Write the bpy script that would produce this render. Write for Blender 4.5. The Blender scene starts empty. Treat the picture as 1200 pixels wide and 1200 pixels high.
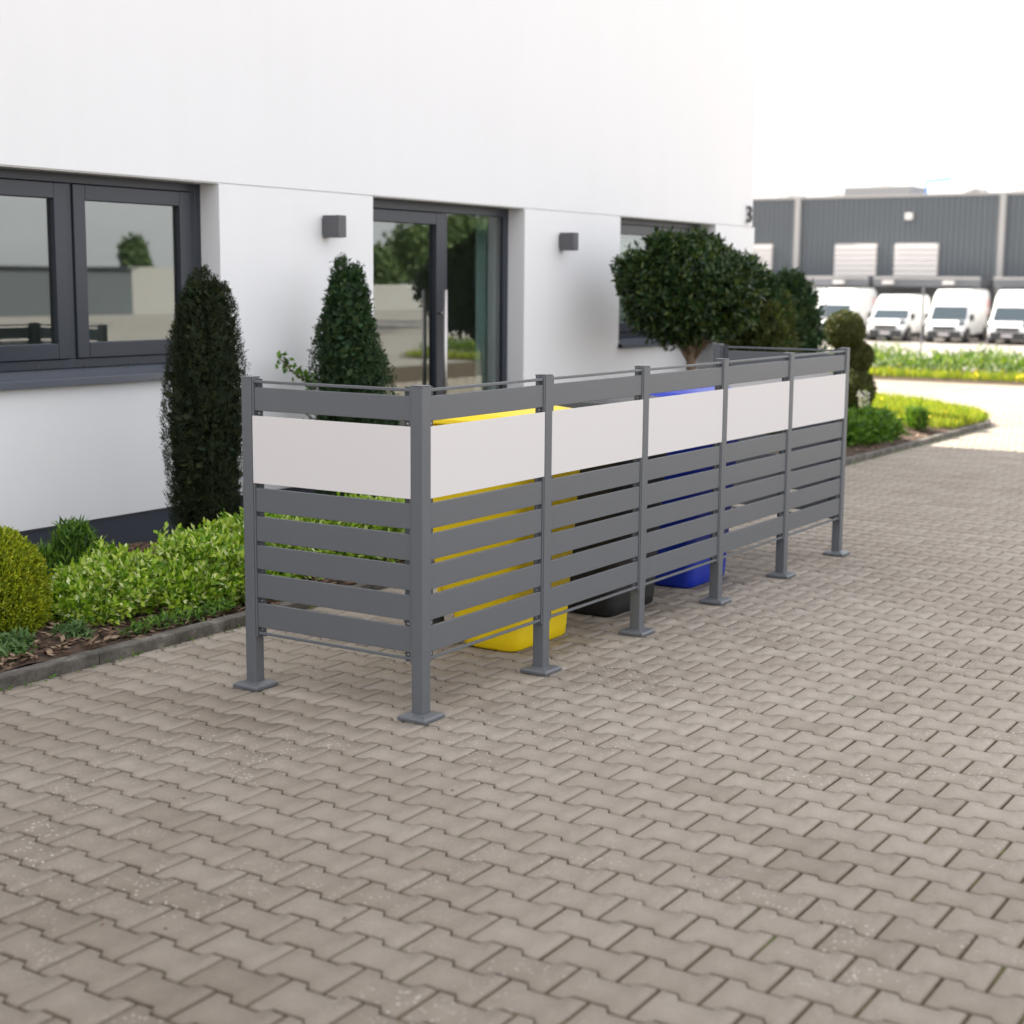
import bpy, bmesh, math, random
import numpy as np
from mathutils import Vector, Matrix
C = bpy.context.scene.collection
random.seed(7); RNG = np.random.default_rng(11)
PI = math.pi

# ------------------------------------------------------------------ camera
cam_d = bpy.data.cameras.new('camera'); cam = bpy.data.objects.new('camera', cam_d); C.objects.link(cam)
bpy.context.scene.camera = cam
cam_d.sensor_width = 36; cam_d.sensor_fit = 'HORIZONTAL'; cam_d.lens = 53.84
cam_d.clip_start = 0.1; cam_d.clip_end = 3000
_r = Vector((0.5406, -0.8412, 0.0080)); _u = Vector((0.1211, 0.0872, 0.9888)); _f = Vector((0.8325, 0.5336, -0.1490))
M = Matrix(((_r.x, _u.x, -_f.x, -4.3158), (_r.y, _u.y, -_f.y, -3.1407), (_r.z, _u.z, -_f.z, 1.5662), (0, 0, 0, 1)))
cam.matrix_world = M
cam_d.dof.use_dof = True; cam_d.dof.focus_distance = 6.1; cam_d.dof.aperture_fstop = 2.6

# ------------------------------------------------------------------ world and sun
SUN_EL = 39.0
SUN_DIR = Vector((-0.028, 1.0, 0)).normalized()          # towards the sun, on the ground plane
w = bpy.data.worlds.new('World'); bpy.context.scene.world = w; w.use_nodes = True
nt = w.node_tree; bg = nt.nodes['Background']
sky = nt.nodes.new('ShaderNodeTexSky'); sky.sky_type = 'NISHITA'; sky.sun_disc = False
sky.sun_elevation = math.radians(SUN_EL)
sky.sun_rotation = math.atan2(SUN_DIR.x, SUN_DIR.y)
sky.air_density = 1.0; sky.dust_density = 3.5; sky.ozone_density = 1.0; sky.altitude = 150
# thin high cloud: greys the blue of the sky and breaks it up
tc = nt.nodes.new('ShaderNodeTexCoord')
mp = nt.nodes.new('ShaderNodeMapping'); mp.inputs['Scale'].default_value = (1.2, 1.2, 4.5)
nz = nt.nodes.new('ShaderNodeTexNoise'); nz.inputs['Scale'].default_value = 1.6; nz.inputs['Detail'].default_value = 6; nz.inputs['Roughness'].default_value = .55
rp = nt.nodes.new('ShaderNodeValToRGB'); rp.color_ramp.elements[0].position = .3; rp.color_ramp.elements[1].position = .72
rp.color_ramp.elements[0].color = (.50, .50, .50, 1); rp.color_ramp.elements[1].color = (.95, .95, .95, 1)
mx = nt.nodes.new('ShaderNodeMix'); mx.data_type = 'RGBA'
nt.links.new(tc.outputs['Generated'], mp.inputs['Vector']); nt.links.new(mp.outputs['Vector'], nz.inputs['Vector'])
nt.links.new(nz.outputs['Fac'], rp.inputs['Fac']); nt.links.new(rp.outputs['Color'], mx.inputs['Factor'])
nt.links.new(sky.outputs['Color'], mx.inputs['A']); mx.inputs['B'].default_value = (6.3, 6.2, 6.3, 1)
nt.links.new(mx.outputs['Result'], bg.inputs['Color']); bg.inputs['Strength'].default_value = 0.105
sd = bpy.data.lights.new('sun', 'SUN'); sd.energy = 5.0; sd.angle = math.radians(.6); sd.color = (1, .93, .82)
sun = bpy.data.objects.new('sun', sd); C.objects.link(sun)
sv = Vector((SUN_DIR.x*math.cos(math.radians(SUN_EL)), SUN_DIR.y*math.cos(math.radians(SUN_EL)), math.sin(math.radians(SUN_EL))))
sun.rotation_euler = (-sv).to_track_quat('-Z', 'Y').to_euler()
vs = bpy.context.scene.view_settings
vs.view_transform = 'Standard'; vs.look = 'None'; vs.gamma = 1; vs.exposure = 1.74; vs.use_curve_mapping = False
cy = bpy.context.scene.cycles
cy.max_bounces = 8; cy.transparent_max_bounces = 16; cy.caustics_reflective = False; cy.caustics_refractive = False

# ------------------------------------------------------------------ materials
def new_mat(name):
    m = bpy.data.materials.new(name); m.use_nodes = True
    n = m.node_tree; b = n.nodes['Principled BSDF']
    return m, n, b
def noise(n, scale, detail=4, rough=.55, co='Object', vec=None):
    t = n.nodes.new('ShaderNodeTexNoise'); t.inputs['Scale'].default_value = scale
    t.inputs['Detail'].default_value = detail; t.inputs['Roughness'].default_value = rough
    if vec is None:
        c = n.nodes.new('ShaderNodeTexCoord'); vec = c.outputs[co]
    n.links.new(vec, t.inputs['Vector']); return t
def ramp(n, src, stops):
    r = n.nodes.new('ShaderNodeValToRGB'); e = r.color_ramp.elements
    while len(e) < len(stops): e.new(.5)
    for el, (p_, c_) in zip(e, stops):
        el.position = p_; el.color = (*c_, 1) if len(c_) == 3 else c_
    n.links.new(src, r.inputs['Fac']); return r
def mixc(n, fac, a, b, mode='MIX'):
    m = n.nodes.new('ShaderNodeMix'); m.data_type = 'RGBA'; m.blend_type = mode
    for s, v in (('Factor', fac), ('A', a), ('B', b)):
        i = m.inputs[s]
        if hasattr(v, 'is_output'): n.links.new(v, i)
        else: i.default_value = v if s == 'Factor' else (*v, 1)
    return m.outputs['Result']
def bump(n, b, src, strength, dist=.01):
    k = n.nodes.new('ShaderNodeBump'); k.inputs['Strength'].default_value = strength; k.inputs['Distance'].default_value = dist
    n.links.new(src, k.inputs['Height']); n.links.new(k.outputs['Normal'], b.inputs['Normal'])
def plain(name, col, rough=.5, metal=0, var=.08, scale=6, bmp=0, bscale=80, spec=.5, coat=0):
    m, n, b = new_mat(name)
    t = noise(n, scale, 5, .6)
    c = mixc(n, t.outputs['Fac'], tuple(x*(1-var) for x in col), tuple(min(1, x*(1+var)) for x in col))
    n.links.new(c, b.inputs['Base Color']); b.inputs['Roughness'].default_value = rough; b.inputs['Metallic'].default_value = metal
    b.inputs['Specular IOR Level'].default_value = spec; b.inputs['Coat Weight'].default_value = coat
    if bmp:
        t2 = noise(n, bscale, 3, .6); bump(n, b, t2.outputs['Fac'], bmp, .003)
    return m
def leaf_mat(name, cols, rough=.5, trans=.3):
    m, n, b = new_mat(name)
    g = n.nodes.new('ShaderNodeNewGeometry')
    k = len(cols); r = ramp(n, g.outputs['Random Per Island'], [(i/(k-1), c) for i, c in enumerate(cols)])
    t = noise(n, 5, 2)
    c = mixc(n, t.outputs['Fac'], (.72, .72, .72), (1.25, 1.25, 1.2)); c = mixc(n, 1., r.outputs['Color'], c, 'MULTIPLY')
    n.links.new(c, b.inputs['Base Color']); b.inputs['Roughness'].default_value = rough; b.inputs['Specular IOR Level'].default_value = .3
    tr = n.nodes.new('ShaderNodeBsdfTranslucent'); c2 = mixc(n, 1., c, (1.3, 1.35, .6), 'MULTIPLY'); n.links.new(c2, tr.inputs['Color'])
    ms = n.nodes.new('ShaderNodeMixShader'); ms.inputs[0].default_value = trans
    n.links.new(b.outputs[0], ms.inputs[1]); n.links.new(tr.outputs[0], ms.inputs[2])
    n.links.new(ms.outputs[0], n.nodes['Material Output'].inputs['Surface'])
    return m
def glass_mat(name, r0=.155, tint=(.80, .88, .86)):
    m, n, b = new_mat(name); n.nodes.remove(b)
    g = n.nodes.new('ShaderNodeNewGeometry'); d = n.nodes.new('ShaderNodeVectorMath'); d.operation = 'DOT_PRODUCT'
    n.links.new(g.outputs['Normal'], d.inputs[0]); n.links.new(g.outputs['Incoming'], d.inputs[1])
    def mth(op, a, bb=None):
        k = n.nodes.new('ShaderNodeMath'); k.operation = op
        for i, v in enumerate((a, bb)):
            if v is None: continue
            if hasattr(v, 'is_output'): n.links.new(v, k.inputs[i])
            else: k.inputs[i].default_value = v
        return k.outputs[0]
    a = mth('ABSOLUTE', d.outputs['Value']); a = mth('SUBTRACT', 1., a); a = mth('POWER', a, 5.)
    a = mth('MULTIPLY', a, 1-r0); a = mth('ADD', a, r0)
    t = n.nodes.new('ShaderNodeBsdfTransparent'); t.inputs[0].default_value = (*tint, 1)
    gl = n.nodes.new('ShaderNodeBsdfGlossy'); gl.inputs['Roughness'].default_value = 0.012
    s = n.nodes.new('ShaderNodeMixShader'); n.links.new(a, s.inputs[0]); n.links.new(t.outputs[0], s.inputs[1]); n.links.new(gl.outputs[0], s.inputs[2])
    n.links.new(s.outputs[0], n.nodes['Material Output'].inputs['Surface'])
    return m

def paver_mat():
    m, n, b = new_mat('concrete_paver')
    g = n.nodes.new('ShaderNodeNewGeometry'); tc = n.nodes.new('ShaderNodeTexCoord')
    r = ramp(n, g.outputs['Random Per Island'], [(0, (.275, .238, .194)), (.15, (.303, .265, .218)), (.7, (.322, .283, .235)), (1, (.348, .309, .259))])
    fine = noise(n, 260, 3, .7, vec=tc.outputs['Object']); mid = noise(n, 22, 4, .6, vec=tc.outputs['Object']); big = noise(n, .55, 3, .6, vec=tc.outputs['Object'])
    c = mixc(n, 1., r.outputs['Color'], ramp(n, fine.outputs['Fac'], [(.25, (.80, .80, .80)), (.75, (1.14, 1.14, 1.14))]).outputs['Color'], 'MULTIPLY')
    c = mixc(n, 1., c, ramp(n, mid.outputs['Fac'], [(.25, (.93, .925, .91)), (.75, (1.05, 1.05, 1.06))]).outputs['Color'], 'MULTIPLY')
    c = mixc(n, 1., c, ramp(n, big.outputs['Fac'], [(.3, (.90, .88, .86)), (.7, (1.05, 1.05, 1.05))]).outputs['Color'], 'MULTIPLY')
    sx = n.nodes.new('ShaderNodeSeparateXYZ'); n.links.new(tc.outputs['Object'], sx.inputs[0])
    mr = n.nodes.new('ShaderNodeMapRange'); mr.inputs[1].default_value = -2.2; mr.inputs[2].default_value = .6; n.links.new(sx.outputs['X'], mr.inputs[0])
    c = mixc(n, 1., c, ramp(n, mr.outputs[0], [(0, (.68, .67, .655)), (1, (1, 1, 1))]).outputs['Color'], 'MULTIPLY')   # pavers get darker towards low x
    # pale lichen flecks, in patches
    v = n.nodes.new('ShaderNodeTexVoronoi'); v.inputs['Scale'].default_value = 56; n.links.new(tc.outputs['Object'], v.inputs['Vector'])
    sp = ramp(n, v.outputs['Distance'], [(.17, (1, 1, 1)), (.30, (0, 0, 0))])
    pick = ramp(n, v.outputs['Color'], [(.36, (0, 0, 0)), (.55, (1, 1, 1))])
    patch = noise(n, 1.4, 3, .65, vec=tc.outputs['Object']); pr = ramp(n, patch.outputs['Fac'], [(.46, (0, 0, 0)), (.62, (.9, .9, .9))])
    isl = ramp(n, g.outputs['Random Per Island'], [(.2, (1, 1, 1)), (.8, (.35, .35, .35))])
    k = mixc(n, 1., sp.outputs['Color'], pick.outputs['Color'], 'MULTIPLY'); k = mixc(n, 1., k, pr.outputs['Color'], 'MULTIPLY'); k = mixc(n, 1., k, isl.outputs['Color'], 'MULTIPLY')
    c = mixc(n, k, c, (.52, .50, .44))
    n.links.new(c, b.inputs['Base Color']); b.inputs['Roughness'].default_value = .88; b.inputs['Specular IOR Level'].default_value = .25
    bump(n, b, fine.outputs['Fac'], .35, .002)
    return m
def wall_mat():
    m, n, b = new_mat('white_render')
    tc = n.nodes.new('ShaderNodeTexCoord')
    a = noise(n, .8, 4, .6, vec=tc.outputs['Object']); f = noise(n, 140, 3, .6, vec=tc.outputs['Object'])
    mpn = n.nodes.new('ShaderNodeMapping'); mpn.inputs['Scale'].default_value = (5, 5, .5); n.links.new(tc.outputs['Object'], mpn.inputs['Vector'])
    st = noise(n, 1, 4, .6, vec=mpn.outputs['Vector'])
    c = mixc(n, a.outputs['Fac'], (.775, .775, .775), (.80, .80, .80))
    c = mixc(n, 1., c, ramp(n, st.outputs['Fac'], [(.3, (.985, .985, .982)), (.65, (1, 1, 1))]).outputs['Color'], 'MULTIPLY')
    n.links.new(c, b.inputs['Base Color']); b.inputs['Roughness'].default_value = .9; b.inputs['Specular IOR Level'].default_value = .2
    bump(n, b, f.outputs['Fac'], .5, .003)
    return m
def corr_mat():
    m, n, b = new_mat('grey_cladding')
    t = noise(n, .3, 4); c = mixc(n, t.outputs['Fac'], (.082, .094, .104), (.098, .111, .121))
    n.links.new(c, b.inputs['Base Color']); b.inputs['Roughness'].default_value = .5; return m

MAT = {}
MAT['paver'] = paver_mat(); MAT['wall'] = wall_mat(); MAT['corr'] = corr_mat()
def joint_mat():
    m, n, b = new_mat('joint_sand')
    t = noise(n, 3.2, 5, .7); t2 = noise(n, 60, 3, .6)
    c = ramp(n, t.outputs['Fac'], [(.35, (.045, .028, .014)), (.55, (.080, .052, .026)), (.64, (.085, .080, .022)), (.75, (.08, .12, .015))]).outputs['Color']
    c = mixc(n, 1., c, ramp(n, t2.outputs['Fac'], [(.3, (.6, .6, .6)), (.7, (1.3, 1.3, 1.3))]).outputs['Color'], 'MULTIPLY')
    n.links.new(c, b.inputs['Base Color']); b.inputs['Roughness'].default_value = 1; bump(n, b, t2.outputs['Fac'], .6, .004); return m
def ground_mat():
    m, n, b = new_mat('ground_concrete')
    t = noise(n, .15, 5, .6); t2 = noise(n, 12, 4, .6)
    c = mixc(n, t.outputs['Fac'], (.26, .235, .21), (.33, .30, .27)); c = mixc(n, 1., c, ramp(n, t2.outputs['Fac'], [(.3, (.9, .9, .9)), (.7, (1.08, 1.08, 1.08))]).outputs['Color'], 'MULTIPLY')
    n.links.new(c, b.inputs['Base Color']); b.inputs['Roughness'].default_value = .95; return m
def soil_mat():
    m, n, b = new_mat('bark_soil')
    t = noise(n, 40, 5, .7); c = ramp(n, t.outputs['Fac'], [(.3, (.035, .022, .015)), (.55, (.085, .052, .033)), (.75, (.16, .10, .065))]).outputs['Color']
    n.links.new(c, b.inputs['Base Color']); b.inputs['Roughness'].default_value = 1; bump(n, b, t.outputs['Fac'], 1, .02); return m
def kerb_mat():
    m, n, b = new_mat('kerb_stone')
    t = noise(n, 9, 6, .7); t2 = noise(n, 150, 3, .6); g = n.nodes.new('ShaderNodeNewGeometry')
    c = ramp(n, t.outputs['Fac'], [(.32, (.055, .050, .042)), (.55, (.13, .118, .10)), (.72, (.25, .23, .20))]).outputs['Color']
    c = mixc(n, 1., c, ramp(n, t2.outputs['Fac'], [(.3, (.75, .75, .75)), (.7, (1.2, 1.2, 1.2))]).outputs['Color'], 'MULTIPLY')
    n.links.new(c, b.inputs['Base Color']); b.inputs['Roughness'].default_value = .95; bump(n, b, t2.outputs['Fac'], .6, .004); return m
MAT['joint'] = joint_mat(); MAT['ground'] = ground_mat(); MAT['soil'] = soil_mat(); MAT['kerb'] = kerb_mat()
MAT['alu'] = plain('grey_powder_coat', (.104, .111, .119), .42, 0, .04, 3, .12, 600)
MAT['alu_dark'] = plain('grey_bracket', (.055, .062, .068), .5, 0, .05)
MAT['board'] = plain('white_board', (.64, .615, .595), .55, 0, .012, 2, .05, 300)
MAT['steel'] = plain('bright_steel', (.50, .47, .45), .42, 1, .03)
MAT['anthracite'] = plain('anthracite_frame', (.027, .032, .044), .38, 0, .06, 2)
MAT['sill'] = plain('anthracite_sill', (.11, .12, .14), .2, 0, .08, 2)
MAT['plinth'] = plain('dark_plinth', (.035, .043, .056), .7, 0, .12, 5, .3, 90)
MAT['lamp'] = plain('lamp_grey', (.085, .087, .093), .5, 0, .03)
MAT['glass'] = glass_mat('window_glass')
MAT['vanglass'] = plain('tinted_glass', (.02, .035, .045), .25, 0, .1, 3, spec=.8)
MAT['room'] = plain('dim_room', (.52, .51, .48), .9)
MAT['floor_in'] = plain('terracotta_floor', (.34, .19, .12), .5)
MAT['curtain'] = plain('pale_curtain', (.42, .46, .44), .9, 0, .1, 3)
MAT['blind'] = plain('cream_blind', (.62, .56, .47), .8, 0, .05, 3)
MAT['rubber'] = plain('black_rubber', (.018, .018, .018), .8)
MAT['dark_metal'] = plain('dark_number', (.05, .055, .06), .5)
def plastic(name, col): return plain(name, col, .42, 0, .05, 8, .1, 200)
MAT['yellow'] = plastic('yellow_plastic', (.93, .67, .003)); MAT['black'] = plastic('black_plastic', (.018, .020, .021)); MAT['blue'] = plastic('blue_plastic', (.008, .035, .42))
MAT['van'] = plain('white_paint', (.82, .82, .81), .3, 0, .02, 1, coat=.3)
MAT['vanblack'] = plain('van_black_plastic', (.03, .032, .035), .6)
MAT['plate'] = plain('number_plate', (.6, .58, .58), .5)
MAT['pale'] = plain('pale_metal', (.60, .60, .58), .5, 0, .05)
MAT['palewin'] = plain('white_louvre', (.78, .78, .77), .5, 0, .03)
MAT['pinkmark'] = plain('faded_red', (.62, .38, .38), .5)
MAT['hallwhite'] = plain('hall_white', (.62, .59, .57), .6, 0, .04)
MAT['hallpale'] = plain('hall_trim', (.33, .32, .31), .6, 0, .05)
MAT['canopy'] = plain('canopy_grey', (.13, .135, .145), .6, 0, .08)
MAT['blue_pipe'] = plain('blue_pipe', (.15, .35, .75), .5)
MAT['bark'] = plain('tree_bark', (.17, .12, .075), .95, 0, .3, 20, .8, 60)
MAT['chip'] = leaf_mat('bark_chip', [(.05, .03, .02), (.12, .07, .045), (.20, .13, .085), (.33, .25, .18)], .9, 0)
L = leaf_mat
MAT['yew'] = L('yew_needles', [(.007, .015, .006), (.012, .024, .008), (.020, .034, .010), (.034, .042, .012), (.016, .016, .008)], .7, .12)
MAT['yew2'] = L('cypress_leaves', [(.012, .035, .014), (.020, .052, .020), (.035, .075, .026), (.06, .085, .025)], .6, .15)
MAT['globe'] = L('globe_leaves', [(.010, .028, .010), (.016, .042, .013), (.026, .058, .016), (.042, .072, .018), (.085, .105, .022)], .38, .2)
MAT['olive'] = L('olive_leaves', [(.035, .06, .015), (.06, .085, .02), (.095, .10, .024), (.025, .045, .014)], .5, .25)
MAT['topi'] = L('topiary_leaves', [(.035, .048, .012), (.065, .072, .016), (.09, .085, .020), (.04, .07, .014)], .6, .2)
MAT['gold'] = L('golden_thuja', [(.10, .16, .010), (.22, .28, .012), (.36, .40, .018), (.30, .31, .012)], .55, .25)
MAT['euon'] = L('variegated_leaves', [(.06, .15, .012), (.15, .29, .018), (.29, .45, .03), (.45, .56, .08), (.70, .75, .42)], .4, .3)
MAT['green'] = L('green_leaves', [(.03, .08, .012), (.06, .14, .015), (.11, .21, .022), (.17, .29, .035)], .5, .3)
MAT['greyg'] = L('grey_green_leaves', [(.06, .11, .035), (.09, .17, .05), (.14, .22, .08)], .6, .25)
MAT['grass'] = L('sunny_grass', [(.12, .20, .02), (.20, .28, .025), (.30, .33, .03), (.40, .36, .05)], .6, .4)
MAT['hedge'] = L('hedge_leaves', [(.015, .045, .006), (.05, .12, .01), (.12, .21, .015), (.24, .30, .02)], .5, .35)
MAT['treeleaf'] = L('tree_leaves', [(.035, .07, .025), (.07, .12, .04), (.12, .17, .06)], .6, .25)
MAT['flower'] = plain('yellow_flower', (.85, .62, .02), .7)
MAT['wflower'] = L('pale_flower', [(.25, .22, .30), (.38, .38, .34)], .7, .2)

# ------------------------------------------------------------------ mesh helpers
class MB:
    def __init__(s): s.v = []; s.f = []
    def add(s, vs_, fs):
        o = len(s.v); s.v += [tuple(x) for x in vs_]; s.f += [tuple(i+o for i in f) for f in fs]; return s
    def box(s, a, b):
        (x0, y0, z0), (x1, y1, z1) = a, b
        return s.add([(x0,y0,z0),(x1,y0,z0),(x1,y1,z0),(x0,y1,z0),(x0,y0,z1),(x1,y0,z1),(x1,y1,z1),(x0,y1,z1)],
                     [(0,3,2,1),(4,5,6,7),(0,1,5,4),(1,2,6,5),(2,3,7,6),(3,0,4,7)])
    def tube(s, pts, r, n=10, cap=True):
        pts = [Vector(p) for p in pts]; rs = r if isinstance(r, (list, tuple)) else [r]*len(pts)
        rings = []
        for i, p in enumerate(pts):
            d = (pts[min(i+1, len(pts)-1)] - pts[max(i-1, 0)]).normalized()
            a = d.cross(Vector((0, 0, 1)) if abs(d.z) < .9 else Vector((1, 0, 0))).normalized(); b = d.cross(a)
            rings.append([p + rs[i]*(math.cos(2*PI*k/n)*a + math.sin(2*PI*k/n)*b) for k in range(n)])
        return s.loft(rings, cap)
    def loft(s, rings, cap=True):
        n = len(rings[0]); vs_ = [v for r in rings for v in r]; fs = []
        for i in range(len(rings)-1):
            for k in range(n):
                fs.append((i*n+k, i*n+(k+1)%n, (i+1)*n+(k+1)%n, (i+1)*n+k))
        if cap: fs.append(tuple(range(n))[::-1]); fs.append(tuple((len(rings)-1)*n+k for k in range(n)))
        return s.add(vs_, fs)
    def build(s, name, mat, parent=None, bevel=0, smooth=False, seg=2):
        me = bpy.data.meshes.new(name); me.from_pydata(s.v, [], s.f); me.update()
        bm = bmesh.new(); bm.from_mesh(me); bmesh.ops.recalc_face_normals(bm, faces=bm.faces); bm.to_mesh(me); bm.free()
        me.materials.append(mat)
        o = bpy.data.objects.new(name, me); C.objects.link(o)
        if parent: o.parent = parent
        if bevel:
            k = o.modifiers.new('bevel', 'BEVEL'); k.width = bevel; k.segments = seg; k.limit_method = 'ANGLE'; k.harden_normals = False
        if smooth:
            for p_ in me.polygons: p_.use_smooth = True
        return o
def npmesh(name, V, Fq, mat, parent=None, nper=4, smooth=False):
    me = bpy.data.meshes.new(name); nv = len(V); nf = len(Fq)
    me.vertices.add(nv); me.vertices.foreach_set('co', np.asarray(V, np.float32).ravel())
    me.loops.add(nf*nper); me.loops.foreach_set('vertex_index', np.asarray(Fq, np.int32).ravel())
    me.polygons.add(nf); me.polygons.foreach_set('loop_start', np.arange(nf, dtype=np.int32)*nper)
    me.update(calc_edges=True); me.validate(); me.materials.append(mat)
    o = bpy.data.objects.new(name, me); C.objects.link(o)
    if parent: o.parent = parent
    if smooth: me.polygons.foreach_set('use_smooth', np.ones(nf, bool))
    return o
def tag(o, label=None, cat=None, group=None, kind=None):
    if label: o['label'] = label
    if cat: o['category'] = cat
    if group: o['group'] = group
    if kind: o['kind'] = kind
    return o
def empty(name, loc=(0, 0, 0), rz=0, label=None, cat=None, group=None):
    o = bpy.data.objects.new(name, None); C.objects.link(o); o.location = loc; o.rotation_euler = (0, 0, rz); o.empty_display_size = .2
    return tag(o, label, cat, group)
def kids(o): return [c for c in bpy.data.objects if c.parent == o]
def copy_tree(o, parent=None):
    c = o.copy(); C.objects.link(c); c.parent = parent
    for ch in kids(o): copy_tree(ch, c)
    return c
def unit(a): return a/np.maximum(np.linalg.norm(a, axis=-1, keepdims=True), 1e-9)
def leaves(name, P_, N_, size, mat, parent=None, aspect=.5, spread=.7, up=.0, fold=.25, jitter=.35, dirs=None):
    """one folded, pointed leaf (two triangles-pairs) at every point"""
    n = len(P_); N_ = unit(N_ + RNG.normal(0, spread, (n, 3)))
    T = unit(RNG.normal(0, 1, (n, 3)) + np.array([0, 0, up*3])) if dirs is None else unit(dirs + RNG.normal(0, .12, (n, 3))); T = unit(T - (T*N_).sum(1, keepdims=True)*N_); B = np.cross(N_, T)
    s = size*(1 + RNG.uniform(-jitter, jitter, (n, 1))); wd = s*aspect*.5
    a = P_; m = P_ + T*s*.5; tip = P_ + T*s
    V = np.stack([a, m + B*wd + N_*wd*fold, tip, m - B*wd + N_*wd*fold], 1).reshape(-1, 3)
    F = np.arange(n*4).reshape(n, 4)
    F = np.concatenate([F[:, [0, 1, 2]], F[:, [0, 2, 3]]], 0)
    return npmesh(name, V, F, mat, parent, 3)
def sprigs(P_, N_, k=7, ln=.05, up=.6, rad=.8):
    """little shoots: k leaves set round a stem that grows outwards and up from every point"""
    n = len(P_); ax = unit(unit(N_)*.7 + np.array([0, 0, up]) + RNG.normal(0, .45, (n, 3)))
    ln_ = ln*(.6+.8*RNG.uniform(0, 1, (n, 1))); ref = unit(RNG.normal(0, 1, (n, 3))); u1 = unit(np.cross(ax, ref)); u2 = np.cross(ax, u1)
    PP_, NN, DD_ = [], [], []
    for i in range(k):
        t = i/(k-1); a = i*2.4; r = u1*math.cos(a)+u2*math.sin(a)
        d = unit(ax*(.35+.9*t)+r*rad); PP_.append(P_+ax*ln_*t); DD_.append(d); NN.append(unit(ax-(ax*d).sum(1, keepdims=True)*d + 1e-3))
    return np.concatenate(PP_), np.concatenate(NN), np.concatenate(DD_)
def lump(p, seed, f):
    """cheap smooth pseudo-noise in -1..1 on points"""
    r = np.random.default_rng(seed); o = np.zeros(len(p))
    for k in range(5):
        d = r.normal(0, 1, 3)*f*(1+.5*k); o += np.sin(p@d + r.uniform(0, 6.28))/(1+.4*k)
    return o/3.2
def shell(n, centre, radii, seed, lumps=.16, f=5, inner=.75, flat_bottom=None):
    d = unit(RNG.normal(0, 1, (n, 3))); r = 1 + lumps*lump(d*1.0, seed, f) + lumps*.5*lump(d, seed+3, f*2.6)
    depth = inner + (1-inner)*RNG.uniform(0, 1, n)**.5
    P_ = d*(r*depth)[:, None]*np.array(radii) + np.array(centre)
    if flat_bottom is not None:
        k = P_[:, 2] > flat_bottom; P_, d = P_[k], d[k]
    return P_, unit(d/np.array(radii))

# ------------------------------------------------------------------ ground, paving, kerb, beds
xs = [-400, -40, 26, 30, 52, 140, 700]; zs = [-.0125, -.0125, -.0125, -.05, -1.3, -1.3, -1.3]; ys = [-600, -60, -20, 0, 20, 60, 600]
mb = MB(); mb.v = [(x, y, z) for x, z in zip(xs, zs) for y in ys]
mb.f = [(i*7+j, (i+1)*7+j, (i+1)*7+j+1, i*7+j+1) for i in range(6) for j in range(6)]
tag(mb.build('ground', MAT['ground']), kind='structure')
MB().box((-6, -7, -.2), (21.0, 8.2, -.0085)).build('paving_joints', MAT['joint']).__setitem__('kind', 'structure')
PP, LP, AA, G = .1385, .205, .0122, .0036
u_ = np.array([-.5, -.285, -.215, .215, .285, .5])*LP          # one long side; high near the ends, low in the middle
z_ = np.array([1, 1, -1, -1, 1, 1])*AA
top = [(u, PP/2+z-G) for u, z in zip(u_, z_)]; top[0] = (-LP/2+G, top[0][1]); top[-1] = (LP/2-G, top[-1][1])
outl = np.array([(v, u) for u, v in top] + [(-v, u) for u, v in top[::-1]])   # x = across, y = along
cen = []
for i in range(int(-6/PP), int(21/PP)):
    x = -.514 + i*PP; off = (i % 2)*LP/2
    y0 = -7
    for j in range(int((8.4+7)/LP)+2):
        y = -1.167 + LP/2 + off + (j - 34)*LP
        if y < -4.6 or x < -5 or x > 20.8: continue
        if y > 1.66 and not (x > 12.6 and y < 8.0): continue
        if x > 12 and y < -4.2: continue
        cen.append((x, y))
cen = np.array(cen); n = len(cen); K = len(outl)
inn = outl*np.array([(PP/2-.004)/(PP/2), (LP/2-.004)/(LP/2)])
rings = [np.c_[outl, np.full(K, -.02)], np.c_[outl, np.full(K, -.0045)], np.c_[inn, np.zeros(K)]]
base = np.concatenate(rings, 0)
tilt = RNG.normal(0, .0035, (n, 2)); dz = RNG.normal(0, .0007, n)
V = base[None]*np.ones((n, 1, 1)); V[:, :, 0] *= .976; V[:, :, 1] *= .987; ang = RNG.normal(0, .006, n); ca, sa = np.cos(ang), np.sin(ang)
X = V[:, :, 0]*ca[:, None] - V[:, :, 1]*sa[:, None]; Y = V[:, :, 0]*sa[:, None] + V[:, :, 1]*ca[:, None]
Z = V[:, :, 2] + dz[:, None] + X*tilt[:, :1] + Y*tilt[:, 1:] - .0015
V = np.stack([X + cen[:, :1], Y + cen[:, 1:], Z], 2).reshape(-1, 3)
me = bpy.data.meshes.new('paving')
side = []
for r_ in range(2):
    for k in range(K):
        side.append((r_*K+k, r_*K+(k+1) % K, (r_+1)*K+(k+1) % K, (r_+1)*K+k))
side = np.array(side); topf = np.array([2*K + k for k in range(K)])
offs = (np.arange(n)*3*K)
Q = (side[None]+offs[:, None, None]).reshape(-1); Tt = (topf[None]+offs[:, None]).reshape(-1)
me.vertices.add(len(V)); me.vertices.foreach_set('co', V.astype(np.float32).ravel())
loops = np.concatenate([Q, Tt]).astype(np.int32); me.loops.add(len(loops)); me.loops.foreach_set('vertex_index', loops)
nq = n*len(side); ls = np.concatenate([np.arange(nq)*4, nq*4 + np.arange(n)*K]).astype(np.int32)
me.polygons.add(len(ls)); me.polygons.foreach_set('loop_start', ls); me.update(calc_edges=True); me.validate()
bm = bmesh.new(); bm.from_mesh(me); bmesh.ops.recalc_face_normals(bm, faces=bm.faces); bm.to_mesh(me); bm.free()
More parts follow.
